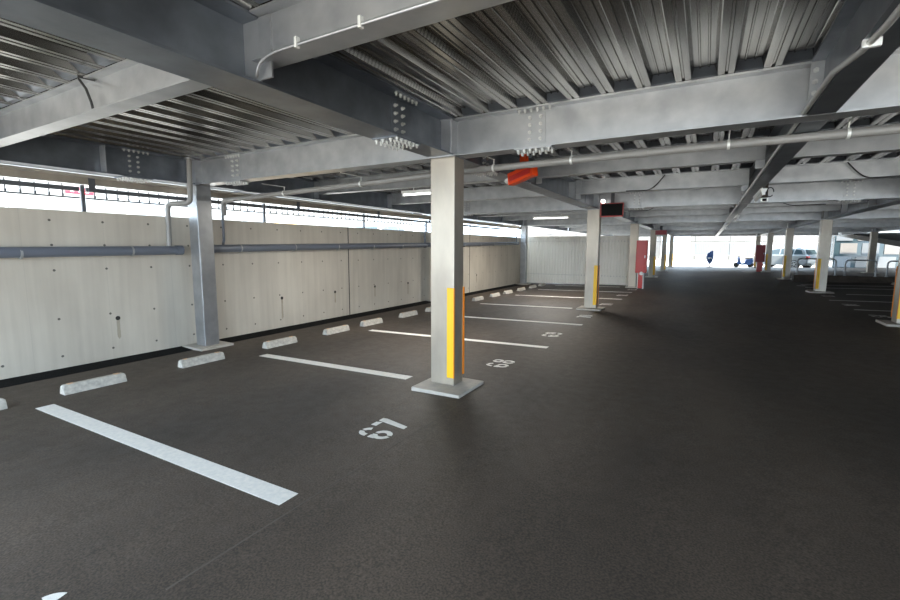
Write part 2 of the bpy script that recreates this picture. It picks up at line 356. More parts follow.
def girders():
    names = {XL: ('retaining wall', 'above the concrete wall'), XA: ('front', 'over the left row of aisle columns'),
             XR: ('right column row', 'over the right row of aisle columns'), XO: ('outer right edge', 'along the far right edge')}
    for x in (XL, XA, XR, XO):
        ends = [Y0-0.9]+YC
        for k in range(len(ends)-1 + 0):
            a = ends[k]+(0.13 if k else 0); b = ends[k+1]-0.13
            w_ = 0.30
            pos = 'the span nearest the camera' if k == 0 else 'the %s span from the camera' % ORD[k]
            t = thing('longitudinal_girder', 'deep grey girder %s, %s' % (names[x][1], pos), 'girder', (x, 0, 0))
            ibeam('y', 0, a, b, ZB, ZT, w_).build('girder_section', M['steel_shaded'], t)
            if x < XR and k < 3:
                splice(t, 'y', 0, b-0.80, ZB, ZT, w_, k == 0, side=1)
                if k: splice(t, 'y', 0, a+0.80, ZB, ZT, w_, k == 1 and x == XA, side=1)
            if x == XL and k == 0: MB().box(0.0061, 0.145, 3.065, 3.077, ZB+0.016, ZT-0.018).build('stiffener', M['steel'], t)
            # stiffeners / fin plates where the shallow beams land
            for yy in [4.4-2.5*j for j in (1, 2)]+[4.4+2.5*j for j in range(1, 17) if j % 3]:
                if a < yy < b and k < 3:
                    MB().box(-0.145, -0.0061, yy-0.006, yy+0.006, ZB+0.016, ZT-0.016).build('fin_plate', M['steel'], t)
                    MB().box(0.0061, 0.145, yy-0.006, yy+0.006, ZB+0.016, ZT-0.016).build('fin_plate', M['steel'], t)
    # the lighter girder down the middle of the aisle, between the cross beams
    ends = [Y0-0.9]+YC
    for k in range(len(ends)-1):
        a = ends[k]+(0.11 if k else 0); b = ends[k+1]-0.11
        pos = 'span cut by the top right corner' if k == 0 else 'the %s span from the camera' % ORD[k]
        t = thing('longitudinal_girder', 'narrow dark girder over the aisle centre, %s' % pos, 'girder', (XM, 0, 0))
        ibeam('y', 0, a, b, ZB, ZT, 0.17).build('girder_section', M['steel_shaded'], t)
        if k < 2:
            e = MB().box(-0.085, 0.085, b-0.012, b, ZB+0.016, ZT-0.016).build('end_plate', M['steel'], t)
            for s_ in (-0.055, 0.055):
                for j in range(4): bolt(e, (s_, b-0.012, ZB+0.07+j*0.08), (0, -1, 0))
def secondaries():
    ys = [-0.6, 1.9]+[4.4+2.5*j for j in range(1, 15) if j % 3]
    for i, y in enumerate(ys):
        for nm, x0, x1, g0, g1 in (('left bays', XL, XA, .16, .16), ('aisle left half', XA, XM, .16, .1), ('aisle right half', XM, XR, .1, .16), ('right bays', XR, XO, .16, .16)):
            if y < 0 and nm != 'aisle left half' : pass
            if y < 4: where = 'before the nearest columns' if y > 0 else 'overhead at the camera'
            else:
                bay = int((y-4.4)//7.5); sub = 'first' if abs((y-4.4) % 7.5-2.5) < .1 else 'second'
                where = '%s beyond the %s' % (sub, 'nearest columns' if bay == 0 else '%s line of columns' % ORD[bay])
            t = thing('joist_beam', 'shallow grey beam over the %s, %s' % (nm, where), 'beam', ((x0+x1)/2, y, 0))
            a, b = x0+g0-(x0+x1)/2, x1-g1-(x0+x1)/2
            ibeam('x', 0, a, b, ZS, ZT, 0.15, 0.009, 0.012).build('beam_section', M['steel'], t)
            if nm == 'aisle left half' and y < 12:
                MB().box(a-0.0, a+0.10, -0.018, -0.0048, ZB+0.02, ZT-0.02).build('connection_plate', M['steel'], t)
                MB().box(b-0.10, b, -0.018, -0.0048, ZB+0.02, ZT-0.02).build('connection_plate', M['steel'], t)
main_beams(); girders(); secondaries()

# columns
def column(x, y, label, guards=(), plate=(0.0, 0.0), size=0.29, psize=0.33, grp=None, sy_=None, sm='column'):
    z0 = zf(x); t = thing('steel_column', label, 'column', (x, y, 0), group=grp); h = size/2; hy = (sy_ or size)/2
    MB().box(plate[0]-psize, plate[0]+psize, plate[1]-psize, plate[1]+psize, z0-0.05+(-0.0), z0+0.04).build('base_slab', M['plate'], t, bevel=0.008)
    MB().box(-h, h, -hy, hy, z0+0.04, ZB-0.012).build('shaft', M[sm], t, bevel=0.012)
    MB().box(-h-0.01, h+0.01, -hy-0.01, hy+0.01, ZB-0.012, ZB).build('cap_plate', M['steel'], t)
    MB().box(-0.11, 0.11, -0.11, 0.11, ZB, ZT).build('head_stub', M['steel'], t, bevel=0.008)
    MB().box(-0.125, 0.125, -0.125, 0.125, ZT-0.03, ZT-0.012).build('diaphragm_plate', M['steel'], t)
    for (sx, sy) in guards:
        # L shaped guard hugging the corner towards the aisle: wide leaf on the face, thin return
        gx = sx*h; gy = sy*hy
        f = MB().box(min(gx-sx*0.083, gx+sx*0.004), max(gx-sx*0.083, gx+sx*0.004), min(gy, gy+sy*0.014), max(gy, gy+sy*0.014), z0+0.13, z0+1.145)
        g_ = f.build('corner_guard', M['yellow'], t, bevel=0.004)
        e = MB().box(min(gx, gx+sx*0.010), max(gx, gx+sx*0.010), min(gy-sy*(0.004 if sy < 0 else 0.014), gy+sy*0.014), max(gy-sy*(0.004 if sy < 0 else 0.014), gy+sy*0.014), z0+0.13, z0+1.145)
        e.build('guard_edge', M['orange'], g_)
    return t
for k, y in enumerate(YC):
    lab = ('galvanised steel column with yellow corner guards, nearest to the camera beside bay 67' if k == 0 else
           'grey steel column with yellow corner guard, %s from the camera on the left of the aisle' % ORD[k])
    if k == 2: lab = 'plain grey steel column behind the red cabinet, third from the camera left of the aisle'
    column(XA+0.02, y-0.035, lab, () if k == 2 else ((1, -1), (1, 1)), (0.055, -0.06) if k == 0 else (0, 0), 0.305, 0.305 if k == 0 else (0.22 if k == 2 else 0.31), sy_=0.22)
for k, y in enumerate(YC[:3]):
    column(XL+0.03, y, ['galvanised steel column against the concrete wall with two grey downpipes', 'slim steel column at the wall, hidden behind the front column', 'steel column at the far wall end beside the white panel fence'][k], (), (0, 0), 0.25, 0.28, sm='steel')
for k, y in enumerate(YC[1:]):
    column(XR, y, ['grey steel column right of the aisle, cut off by the right photo edge', 'grey steel column with yellow guard, nearest whole one right of the aisle',
                   'grey steel column with yellow guard in front of the silver car', 'grey steel column right beside the dark red cabinet', 'farthest steel column right of the aisle at the exit'][k], ((-1, -1), (-1, 1)))
for k, y in enumerate(YC[3:5]):
    column(XO, y, 'grey steel column at the outer right edge, %s' % ['nearer of two', 'farther of two'][k])

# white corrugated fence behind the third column row
t = thing('panel_fence', 'white corrugated steel fence closing the end of the left bays', 'fence', (0, 20.15, 0))
x0f, x1f = -7.48, -2.72; b = MB(); pr = []
nn = int((x1f-x0f)/0.125)
for i in range(nn):
    x = x0f+i*0.125; pr += [(x, 0), (x+0.075, 0), (x+0.085, 0.03), (x+0.115, 0.03)]
pr.append((x0f+nn*0.125, 0))
k = len(pr); zt_ = 2.10
b.poly([(x, y, zf(x)+0.03) for x, y in pr]+[(x, y, zt_) for x, y in pr]+[(x, y+0.004, zf(x)+0.03) for x, y in pr]+[(x, y+0.004, zt_) for x, y in pr],
       [(i, i+1, k+i+1, k+i) for i in range(k-1)]+[(2*k+i, 3*k+i, 3*k+i+1, 2*k+i+1) for i in range(k-1)]+[(k+i, k+i+1, 3*k+i+1, 3*k+i) for i in range(k-1)])
b.build('corrugated_sheet', M['white_panel'], t)
for x in (-7.4, -5.1, -2.85): MB().box(x-0.03, x+0.03, 0.035, 0.095, zf(x), 2.05).build('post', M['steel'], t)
for z in (0.35, 1.85): MB().box(x0f, x1f, 0.03, 0.035, z, z+0.05).build('rail', M['steel'], t)

# ------------------------------------------------------------------ painted floor marks
def floor_box(b, x0, x1, y0, y1, t=0.003):
    vs = [(x, y, zf(x)+d) for d in (0.0005, t) for x in (x0, x1) for y in (y0, y1)]
    b.poly(vs, [(0, 1, 3, 2), (4, 6, 7, 5), (0, 4, 5, 1), (2, 3, 7, 6), (0, 2, 6, 4), (1, 5, 7, 3)])
LINES = [(1.80, -5.85, -2.19, 0.15), (4.40, -5.80, -3.08, 0.15), (6.84, -5.72, -2.10, 0.13), (9.27, -5.70, -2.13, 0.13), (11.83, -5.70, -3.00, 0.13), (14.62, -5.70, -2.18, 0.12), (17.1, -5.70, -2.22, 0.12), (19.4, -5.70, -3.0, 0.12)]
for i, (y, x0, x1, wd) in enumerate(LINES):
    b = MB(); floor_box(b, x0, x1, y-wd/2, y+wd/2)
    lab = ['long white bay line nearest the camera, left of bay number 67', 'short white bay line ending at the nearest aisle column', 'white bay line between bay numbers 68 and 69'][i] if i < 3 else 'thin white bay line, %s from the camera in the left row' % ORD[i]
    if i == 4: lab = 'short white bay line ending at the second aisle column'
    tag(b.build('parking_line', M['paint']), lab, 'road marking', 'white bay lines in the left row')
RL = [(14.35, 3.25, 8.0), (16.65, 3.2, 8.0), (18.9, 4.05, 8.0), (21.6, 3.4, 8.0), (23.2, 3.5, 8.0)]
for i, (y, x0, x1) in enumerate(RL):
    b = MB(); floor_box(b, x0, x1, y-0.055, y+0.055)
    tag(b.build('parking_line', M['paint']), 'thin white bay line, %s from the camera in the right row' % ORD[i], 'road marking', 'white bay lines in the right row')
b = MB(); floor_box(b, -2.085, -2.075, 1.0, 4.0, 0.0015)
for (xa, ya, xb, yb) in ((-6.95, 1.20, -5.9, 1.62),):
    pass
tag(b.build('chalk_line', M['seam']), 'faint thin setting-out line along the aisle edge of the near bays', 'road marking')

# stencil digits on a 1 x 1.75 cell (u to the reader's right, v up), each stroke a polygon
def arcpts(cx, cy, r0x, r0y, r1x, r1y, a0, a1, n=7):
    o = [(cx+r0x*math.cos(R(a0+(a1-a0)*i/n)), cy+r0y*math.sin(R(a0+(a1-a0)*i/n))) for i in range(n+1)]
    q = [(cx+r1x*math.cos(R(a1-(a1-a0)*i/n)), cy+r1y*math.sin(R(a1-(a1-a0)*i/n))) for i in range(n+1)]
    return o+q
S_ = 0.30
def D(ch):
    P = []
    def rect(u0, v0, u1, v1): P.append([(u0, v0), (u1, v0), (u1, v1), (u0, v1)])
    def ring(cx, cy, rx, ry, segs, t=0.29):
        for a0, a1 in segs: P.append(arcpts(cx, cy, rx, ry, rx-t, ry-t*0.85, a0, a1))
    if ch == '6':
        ring(.5, .48, .5, .48, ((100, 262), (-82, 82)))
        ring(.5, 1.20, .5, .55, ((98, 185), (20, 82)))
        rect(0, .62, .29, .98)
    elif ch == '9':
        ring(.5, 1.27, .5, .48, ((98, 262), (-82, 82))); ring(.5, .55, .5, .55, ((-82, 5), (200, 262))); rect(.71, .77, 1, 1.13)
    elif ch == '8':
        ring(.5, 1.32, .46, .43, ((98, 262), (-82, 82))); ring(.5, .48, .5, .48, ((98, 262), (-82, 82)))
    elif ch == '0':
        ring(.5, .5, .5, .5, ((180, 262), (-82, 0))); ring(.5, 1.25, .5, .5, ((98, 180), (0, 82))); rect(0, .5, .29, 1.25); rect(.71, .5, 1, 1.25)
    elif ch == '7':
        P.append([(0, 1.45), (.52, 1.45), (.40, 1.75), (0, 1.75)]); P.append([(.62, 1.75), (.98, 1.75), (1.0, 1.5), (.60, 0), (.28, 0)])
    elif ch == '1':
        rect(.36, 0, .66, 1.75)
    elif ch == '2':
        ring(.5, 1.25, .5, .5, ((0, 82), (98, 175))); P.append([(.68, 1.22), (1, 1.22), (.36, .33), (0, .33)]); rect(0, 0, 1, .28)
    elif ch == '3':
        ring(.5, 1.30, .46, .45, ((-82, 82), (98, 165))); ring(.5, .48, .5, .48, ((-82, 82), (195, 262)))
    elif ch == '5':
        rect(.0, 1.47, .95, 1.75); rect(0, .9, .29, 1.40); ring(.5, .52, .5, .52, ((-82, 82), (195, 262)))
    elif ch == '4':
        rect(.6, 0, .9, 1.75); P.append([(0, .62), (.3, .62), (.55, 1.75), (.25, 1.75)]); rect(0, .36, .55, .62)
    return P
def number(txt, xc, yc, label, right=False, hgt=0.32, group=None):
    t = thing('bay_number', label, 'road marking', (xc, yc, 0), group=group)
    cw = 0.18; gap = 0.045; sc = hgt/1.75
    tot = len(txt)*cw+(len(txt)-1)*gap
    for i, ch in enumerate(txt):
        b = MB()
        for pg in D(ch):
            pts = []
            for u, v in pg:
                a = -tot/2+i*(cw+gap)+u*cw; vv = v*sc-hgt/2
                pts.append((-vv, a) if not right else (vv, -a))
            n = len(pts)
            vs = [(x, y, zf(xc+x)+0.0006) for x, y in pts]+[(x, y, zf(xc+x)+0.003) for x, y in pts]
            if n > 8:   # arc strip
                h = n//2; fs = [(n+j, n+j+1, n+n-2-j, n+n-1-j) for j in range(h-1)]
                b.poly(vs, fs)
            else:
                b.poly(vs, [tuple(range(n, 2*n))]+[(j, (j+1) % n, n+(j+1) % n, n+j) for j in range(n)])
        b.build('digit', M['paint'], t)
    return t
for txt, y, lab in (('66', 0.57, 'white stencilled digit tip cut off at the bottom left of the photo'), ('67', 2.985, 'white stencilled bay number 67 on the asphalt, nearest to the camera'),
                    ('68', 5.57, 'white stencilled bay number 68 beyond the nearest aisle column'), ('69', 7.95, 'white stencilled bay number 69, third readable number from the camera')):
    number(txt, -2.365, y, lab)
for i, y in enumerate((10.5, 13.1, 15.9, 18.3)):
    number(str(70+i), -2.36, y, 'small white bay number on the left of the aisle, %s from the camera' % ORD[i+3])
for i, y in enumerate((13.2, 15.5, 18.0, 20.4, 22.5)):
    number(str(85-i), 3.42, y, 'small white bay number on the right of the aisle, %s from the camera' % ORD[i], right=True)

# ------------------------------------------------------------------ wheel stops
def wheel_stop():
    t = thing('wheel_stop', '', 'wheel stop')
    L = 0.31; h = 0.105
    b = MB()
    sec = [(-0.065, 0), (0.065, 0), (0.045, h*0.75), (0.032, h), (-0.032, h), (-0.045, h*0.75)]
    n = len(sec); vs = []
    for y, s in ((-L, 1), (-L+0.02, 1), (L-0.02, 1), (L, 1)):
        for i, (x, z) in enumerate(sec):
            zz = z*(0.86 if abs(y) == L and z > 0.05 else 1); vs.append((x, y, zz))
    fs = [tuple(range(n))[::-1], tuple(range(3*n, 4*n))]+[(r*n+i, r*n+(i+1) % n, (r+1)*n+(i+1) % n, (r+1)*n+i) for r in range(3) for i in range(n)]
    b.poly(vs, fs); b.build('concrete_block', M['stop'], t, bevel=0.003)
    for sy in (-1, 1):
        MB().poly([(-0.028, sy*(L-0.05), h+0.001), (0.028, sy*(L-0.05), h+0.001), (0.028, sy*(L-0.11), h+0.001), (-0.028, sy*(L-0.11), h+0.001),
                   (-0.028, sy*(L-0.05), h+0.004), (0.028, sy*(L-0.05), h+0.004), (0.028, sy*(L-0.11), h+0.004), (-0.028, sy*(L-0.11), h+0.004)],
                  [(0, 1, 2, 3), (4, 5, 6, 7), (0, 1, 5, 4), (1, 2, 6, 5), (2, 3, 7, 6), (3, 0, 4, 7)]).build('reflector', M['reflector'], t)
    return t
proto = wheel_stop(); first = True
WS = [1.28, 2.37, 3.67, 5.03, 6.36, 7.42, 8.80, 9.95, 11.2, 12.62, 13.95, 15.1, 16.45, 17.8, 19.0]
for i, y in enumerate(WS):
    o = proto if first else copy_tree(proto); first = False
    x = -6.17; o.location = (x, y, zf(x)+0.001); o.rotation_euler = (0, -math.atan(0.018)*0, R(random.uniform(-1.2, 1.2)))
    o['label'] = ['wheel stop cut off by the left edge of the photo', 'white concrete wheel stop with orange marks, nearest whole one to the camera', 'white concrete wheel stop in front of the wall column base'][i] if i < 3 else 'small concrete wheel stop, %s from the camera along the wall' % ORD[i]
    o['group'] = 'wheel stops along the retaining wall'
for i, y in enumerate((15.6, 17.9, 20.2, 22.3, 24.0)):
    o = copy_tree(proto); x = 6.75 if i < 4 else 6.6; o.location = (x, y, zf(x)+0.001); o['label'] = 'low concrete wheel stop, %s from the camera in the right row' % ORD[i]; o['group'] = 'wheel stops in the right row'

# ------------------------------------------------------------------ pipes
def pipe_z(y):
    T = [(-3.5, 1.45), (2.0, 1.49), (4.24, 1.527), (4.65, 1.549), (11.66, 1.635), (19.4, 1.785)]
    for (a, za), (b, zb) in zip(T, T[1:]):
        if y <= b: return za+(zb-za)*(y-a)/(b-a)
    return T[-1][1]
def wall_pipe(ya, yb, label, r, m):
    t = thing('drain_pipe', label, 'pipe', (-7.41, 0, 0))
    MB().tube([(0, ya, pipe_z(ya)), (0, yb, pipe_z(yb))], r, 20).build('pipe_run', m, t)
    for y in (ya, yb):
        s = 1 if y == ya else -1
        if y > -3: MB().tube([(0, y, pipe_z(y)), (0, y+s*0.10, pipe_z(y))], r+0.008, 20).build('end_cap', m, t)
    y = ya+0.6
    while y < yb:
        if y > 0.5:
            MB().tube([(0, y-0.012, pipe_z(y)), (0, y+0.012, pipe_z(y))], r+0.006, 20).tube([(-0.088, y, pipe_z(y)), (-r, y, pipe_z(y))], 0.01, 6).build('pipe_clip', M['conduit'], t)
        y += 1.25
    return t
wall_pipe(-3.4, 4.19, 'thick grey drain pipe along the concrete wall, left of the wall column', 0.068, M['pvc_dark'])
wall_pipe(4.64, 19.2, 'long dark blue-grey drain pipe along the wall, beyond the wall column', 0.068, M['pvc_dark'])
# overhead cross pipe
YP = 4.88
def cross_z(x): return min(2.50+(x+2.4)*0.008, 2.517) if x > -2.4 else 2.50+(x+2.4)*0.026
t = thing('overhead_pipe', 'long grey overhead drain pipe crossing behind the nearest column', 'pipe', (0, YP, 0))
xs = [-7.15+i*0.5 for i in range(32)]
MB().tube([(x, 0, cross_z(x)) for x in xs], 0.038, 16).build('pipe_run', M['pvc'], t)
for x in (-5.75, -4.2, -2.2, -1.3, 0.12, 0.95, 2.6, 5.0):
    zc = cross_z(x); cb = MB()
    cb.tube([(x-0.011, 0, zc), (x+0.011, 0, zc)], 0.044, 16); cb.tube([(x, 0, zc+0.04), (x, 0, zc+0.1)], 0.006, 6); cb.box(x-0.006, x+0.006, -0.40, 0.02, zc+0.093, zc+0.1)
    cb.build('pipe_hanger', M['clip'], t)
for x in (-2.33, -0.6, 1.9): MB().tube([(x-0.05, 0, cross_z(x)), (x+0.05, 0, cross_z(x))], 0.044, 16).build('coupling', M['pvc'], t)
MB().tube([(-7.14, 0, cross_z(-7.14))]+arc((-7.18, 0, 2.375), (-7.28, 0, 2.375), (-7.29, 0, 2.28))+[(-7.29, 0, 2.12)], 0.042, 14).build('elbow', M['pvc'], t)
t = thing('downpipe', 'slim grey downpipe right of the wall column joining the drain', 'pipe', (-7.30, 4.86, 0))
MB().tube([(-0.03, 0, 1.62), (0.0, 0, 1.70), (0, 0, 2.12)], 0.022, 12).build('pipe_run', M['pvc_dark'], t)
t = thing('downpipe', 'grey downpipe with two elbows left of the wall column', 'pipe', (-7.28, 3.98, 0))
MB().tube([(0.26, 0.19, 2.94), (0.26, 0.17, 2.36)]+arc((0.26, 0.17, 2.35), (0.26, 0.17, 2.26), (0.18, 0.13, 2.255))+[(0.02, 0.06, 2.25)]+arc((0.0, 0.05, 2.25), (-0.09, 0.01, 2.25), (-0.09, 0.01, 2.15))+[(-0.10, 0.0, 1.59)], 0.038, 14).build('pipe_run', M['pvc'], t)
MB().tube([(0.26, 0.19, 2.925), (0.26, 0.19, 2.94)], 0.07, 14).build('flange_collar', M['steel'], t)
for i, y in enumerate((11.45, 19.0)):
    t = thing('downpipe', 'thin dark downpipe reaching the drain pipe at the %s wall column' % ['second', 'third'][i], 'pipe', (-7.40, y, 0))
    MB().tube([(0, 0, pipe_z(y)+0.066), (0, 0, 2.28), (0.12, 0.05, 2.36), (0.14, 0.2, 2.5)], 0.024, 10).build('pipe_run', M['pvc_dark'], t)

# conduit on the beam in front
t = thing('cable_conduit', 'bent steel conduit clipped to the beam at the top of the photo', 'conduit', (0, 1.9, 0))
MB().tube([(0.45, -0.078, ZS+0.008), (-2.10, -0.078, ZS+0.008)]+arc((-2.12, -0.078, ZS+0.008), (-2.33, -0.078, ZS+0.008), (-2.36, -0.06, ZS-0.07))+[(-2.38, -0.05, ZB+0.03)], 0.010, 10).build('pipe_run', M['steel'], t)
for x in (-2.0, -1.55, -1.0, -0.4): MB().box(x-0.009, x+0.009, -0.092, -0.066, ZS-0.010, ZS+0.045).build('clip', M['clip'], t)
t = thing('cable_conduit', 'long steel conduit along the underside of the middle aisle girder', 'conduit', (XM, 0, 0))
MB().tube([(-0.05, -1.5, ZB-0.018), (-0.05, 2.7, ZB-0.018), (-0.07, 3.0, ZB-0.018), (-0.103, 3.4, ZB+0.018), (-0.103, 19.0, ZB+0.018)], 0.016, 10).build('pipe_run', M['conduit'], t)
for y in (2.2, 2.9): MB().box(-0.09, -0.02, y-0.012, y+0.012, ZB-0.038, ZB-0.001).build('clip', M['clip'], t)
t = thing('hanging_cable', 'short black cable hanging over the left bay beam', 'cable', (-4.47, 1.8, 0))
MB().tube([(0.05, 0.09, ZT-0.02), (-0.02, 0.0, ZT-0.004), (0.0, -0.0, ZT-0.03), (0.03, 0.03, ZT-0.1), (0.05, 0.05, ZS+0.08), (0.045, 0.06, ZS+0.03)], 0.010, 8).build('cord', M['cable'], t)
def loop(x, y, dx, label):
    t = thing('cable_loop', label, 'cable', (x, y-0.08, 0))
    pts = [(0, 0.02, ZT-0.02)]+[Vector((dx*s, 0, ZT-0.03-(ZT-ZS-0.03)*math.sin(s*math.pi/2))) for s in [i/8 for i in range(9)]]+[(dx*2.2, 0.0, ZS+0.005)]
    MB().tube(pts, 0.010, 8).build('cord', M['cable'], t)
loop(-0.75, 9.4, -0.30, 'black cable curving down the second shallow beam in mid aisle')
loop(1.85, 9.4, 0.30, 'black cable curving down the shallow beam right of the middle girder')
loop(-3.2, 6.9, 0.25, 'thin black cable on the shallow beam just left of the nearest column')
loop(-1.2, 14.4, -0.4, 'small black cable loop on a far shallow beam over the aisle')
loop(1.4, 14.4, 0.5, 'small black cable on the far shallow beam in front of the right columns')

# ------------------------------------------------------------------ light battens
def batten(x, y, z, rz, label, L=1.2, hang=True, on=0):
    t = thing('light_batten', label, 'light fitting', (x, y, z), rz)
    MB().prism([(-0.045, 0.05), (0.045, 0.05), (0.03, 0.0), (-0.03, 0.0)], 'x', -L/2, L/2).build('housing', M['white'], t)
    MB().tube([(-L/2+0.04, 0, -0.02), (L/2-0.04, 0, -0.02)], 0.016, 12).build('tube', M['lens'] if on else M['white'], t)
    for s in (-1, 1):
        MB().box(s*(L/2-0.02)-0.018, s*(L/2-0.02)+0.018, -0.022, 0.022, -0.042, 0.0).build('tube_socket', M['white'], t)
        if hang: MB().tube([(s*0.35, 0, 0.05), (s*0.35, 0, 0.10)], 0.006, 6).build('hanger', M['clip'], t)
    if not on: return t
    ld = bpy.data.lights.new('tube_light', 'AREA'); ld.shape = 'RECTANGLE'; ld.size = L; ld.size_y = 0.05; ld.energy = on; ld.color = (1.0, 0.95, 0.86)
    lo = bpy.data.objects.new('tube_light', ld); C.objects.link(lo); lo.parent = t; lo.location = (0, 0, -0.048)
batten(-4.35, 6.9, ZS-0.105, 0, 'white fluorescent batten over the left bays, behind the nearest column', on=36)
batten(-4.45, 14.4, ZS-0.105, 0, 'small white fluorescent batten far over the left bays', on=62)
batten(0.70, 8.9, ZB-0.13, R(90), 'white fluorescent batten under the middle girder, nearer the camera', 1.25)
batten(0.70, 15.2, ZB-0.13, R(90), 'white fluorescent batten under the middle girder, second along', 1.25)
batten(0.70, 22.6, ZB-0.13, R(90), 'white fluorescent batten under the middle girder, third along', 1.25)
batten(5.9, 14.4, ZS-0.105, 0, 'white fluorescent batten over the right parking bay')

# junction box with cable loop
t = thing('junction_box', 'small metal camera box with a cable loop hanging under the beam', 'box', (0.80, 9.28, 0))
MB().box(-0.055, 0.055, -0.05, 0.05, 2.36, 2.43).build('housing', M['clip'], t, bevel=0.006)
MB().box(-0.03, 0.03, -0.056, -0.05, 2.375, 2.415).build('lens_window', M['black'], t)
MB().box(-0.045, 0.045, -0.02, 0.02, 2.43, ZS).build('bracket', M['kerb'], t)
MB().tube([Vector((0.07+0.05*math.cos(a), -0.03, 2.52+0.075*math.sin(a))) for a in [i*math.pi/9 for i in range(17)]], 0.008, 8).build('cable', M['cable'], t)

# ------------------------------------------------------------------ hanging red boxes
t = thing('warning_box', 'orange-red hanging lamp box behind the overhead pipe near the first column', 'warning light', (-2.13, 5.62, 2.53), R(-42))
t.rotation_euler = (0, R(-9), R(-28))
MB().box(-0.24, 0.24, -0.05, 0.05, -0.085, 0.075).build('housing', M['red_orange'], t, bevel=0.01)
MB().box(-0.20, 0.20, -0.056, -0.05, -0.045, 0.02).build('face_panel', M['red'], t)
MB().box(0.0, 0.12, -0.02, 0.02, 0.075, 0.42).build('bracket', M['red_orange'], t)
MB().disc_cyl((-0.235, -0.02, -0.01), (-1, 0, 0), 0.035, 0.06, 14).build('lamp_cap', M['white'], t, bevel=0.008)
t = thing('sign_box', 'red-framed black sign box with white lamp on the second aisle column', 'sign', (-2.06, 11.62, 2.52), 0)
MB().box(-0.25, 0.25, 0.0, 0.09, -0.15, 0.14).build('housing', M['black'], t)
fr = MB(); fr.box(-0.265, 0.265, -0.03, 0.09, -0.175, -0.15); fr.box(-0.265, 0.265, -0.03, 0.09, 0.14, 0.155); fr.box(-0.27, -0.25, -0.03, 0.09, -0.175, 0.20); fr.box(0.25, 0.265, -0.03, 0.09, -0.175, 0.155)
fr.build('frame', M['red'], t)
MB().disc_cyl((-0.215, -0.05, 0.205), (0, 1, 0), 0.05, 0.08, 14).build('lamp', M['lens'], t)
MB().box(-0.04, 0.04, 0.03, 0.06, 0.155, 0.40).build('bracket', M['rail'], t)
t = thing('sign_box', 'tiny dark red sign box far down the aisle over the fourth column', 'sign', (-2.15, 26.6, 2.42), 0)
MB().box(-0.28, 0.28, 0.0, 0.09, -0.12, 0.12).build('housing', M['dark_red'], t)
MB().box(-0.06, 0.06, 0.02, 0.07, 0.12, 0.53).build('bracket', M['rail'], t)

# ------------------------------------------------------------------ extinguisher cabinets
def cabinet(x, y, label, m, w_=0.46, z0=0.62, z1=1.95):
    t = thing('extinguisher_cabinet', label, 'cabinet', (x, y, zf(x)))
    MB().box(-w_/2, w_/2, -0.12, 0.12, z0, z1).build('housing', m, t, bevel=0.02)
    MB().box(-w_/2+0.03, w_/2-0.03, -0.128, -0.12, z0+0.05, z1-0.05).build('door', m, t, bevel=0.004)
    MB().box(w_/2-0.09, w_/2-0.06, -0.145, -0.128, (z0+z1)/2-0.05, (z0+z1)/2+0.05).build('handle', M['white'], t)
    return t
t = cabinet(-2.16, 18.92, 'glossy red hose cabinet on a white-edged red stand beside the third column', M['red'], 0.40, 0.62, 1.88)
MB().box(-0.09, 0.07, -0.09, 0.09, 0.02, 0.62).build('stand', M['red'], t)
for s in (-0.12, 0.08): MB().box(s, s+0.03, -0.10, 0.10, 0.0, 0.62).build('stand_edge', M['white'], t)
MB().disc_cyl((0.03, -0.16, 0.60), (0, 1, 0), 0.07, 0.05, 14).build('bell', M['white'], t)
t = cabinet(3.05, 35.0, 'dark red hose cabinet at the right of the aisle near the exit', M['dark_red'], 0.52, 0.62, 1.72)
MB().box(-0.14, 0.16, -0.08, 0.08, 0.0, 0.62).build('stand', M['red'], t)

# ------------------------------------------------------------------ kerb and hoop barriers on the right
MB().box(3.5, 12.2, 25.1, 25.6, -0.05, 0.42).build('trim_2', M['kerb'], kind='structure', bevel=0.02)
def hoop(x, y, w_, label, h=0.68):
    zb = 0.42
    t = thing('hoop_barrier', label, 'barrier', (x, y, zb), group='steel hoop barriers on the brown kerb')
    pts = [Vector((-w_/2, 0, 0)), Vector((-w_/2, 0, h-0.16))]+arc((-w_/2, 0, h-0.16), (-w_/2, 0, h), (-w_/2+0.16, 0, h))+arc((w_/2-0.16, 0, h), (w_/2, 0, h), (w_/2, 0, h-0.16))+[Vector((w_/2, 0, 0))]
    MB().tube(pts, 0.03, 12).build('hoop', M['hoop'], t)
    for s in (-1, 1): MB().tube([(s*w_/2, 0, 0), (s*w_/2, 0, 0.012)], 0.06, 14).build('foot_plate', M['hoop'], t)
hoop(5.80, 25.35, 1.0, 'steel hoop barrier on the brown kerb, middle one of three')
hoop(4.30, 25.35, 1.35, 'steel hoop barrier on the kerb just right of the near right column', 0.72)
hoop(7.15, 25.35, 1.0, 'steel hoop barrier on the kerb at the right edge of the photo', 0.66)

# ------------------------------------------------------------------ fence above the retaining wall
for i in range(6):
    ya = 0.02+i*2.98
    t = thing('railing_panel', 'dark metal railing panel above the concrete wall, %s from the left' % ORD[i], 'railing', (-7.65, ya, 0), group='railing panels above the retaining wall')
    MB().box(-0.02, 0.02, -0.022, 0.022, 2.06, 2.437).build('post', M['rail'], t)
    MB().box(-0.02, 0.02, 0.04, 2.94, 2.345, 2.405).build('top_rail', M['rail'], t)
    MB().box(-0.015, 0.015, 0.04, 2.94, 2.245, 2.265).build('bottom_rail', M['rail'], t)
    for j in range(1, 20):
        y = j*0.145
        MB().box(-0.006, 0.006, y-0.006, y+0.006, 2.265, 2.345).box(-0.011, 0.011, y-0.011, y+0.011, 2.27, 2.30).build('baluster', M['rail'], t)
        MB().box(-0.006, 0.006, y-0.006, y+0.006, 2.405, 2.437).build('baluster', M['rail'], t)
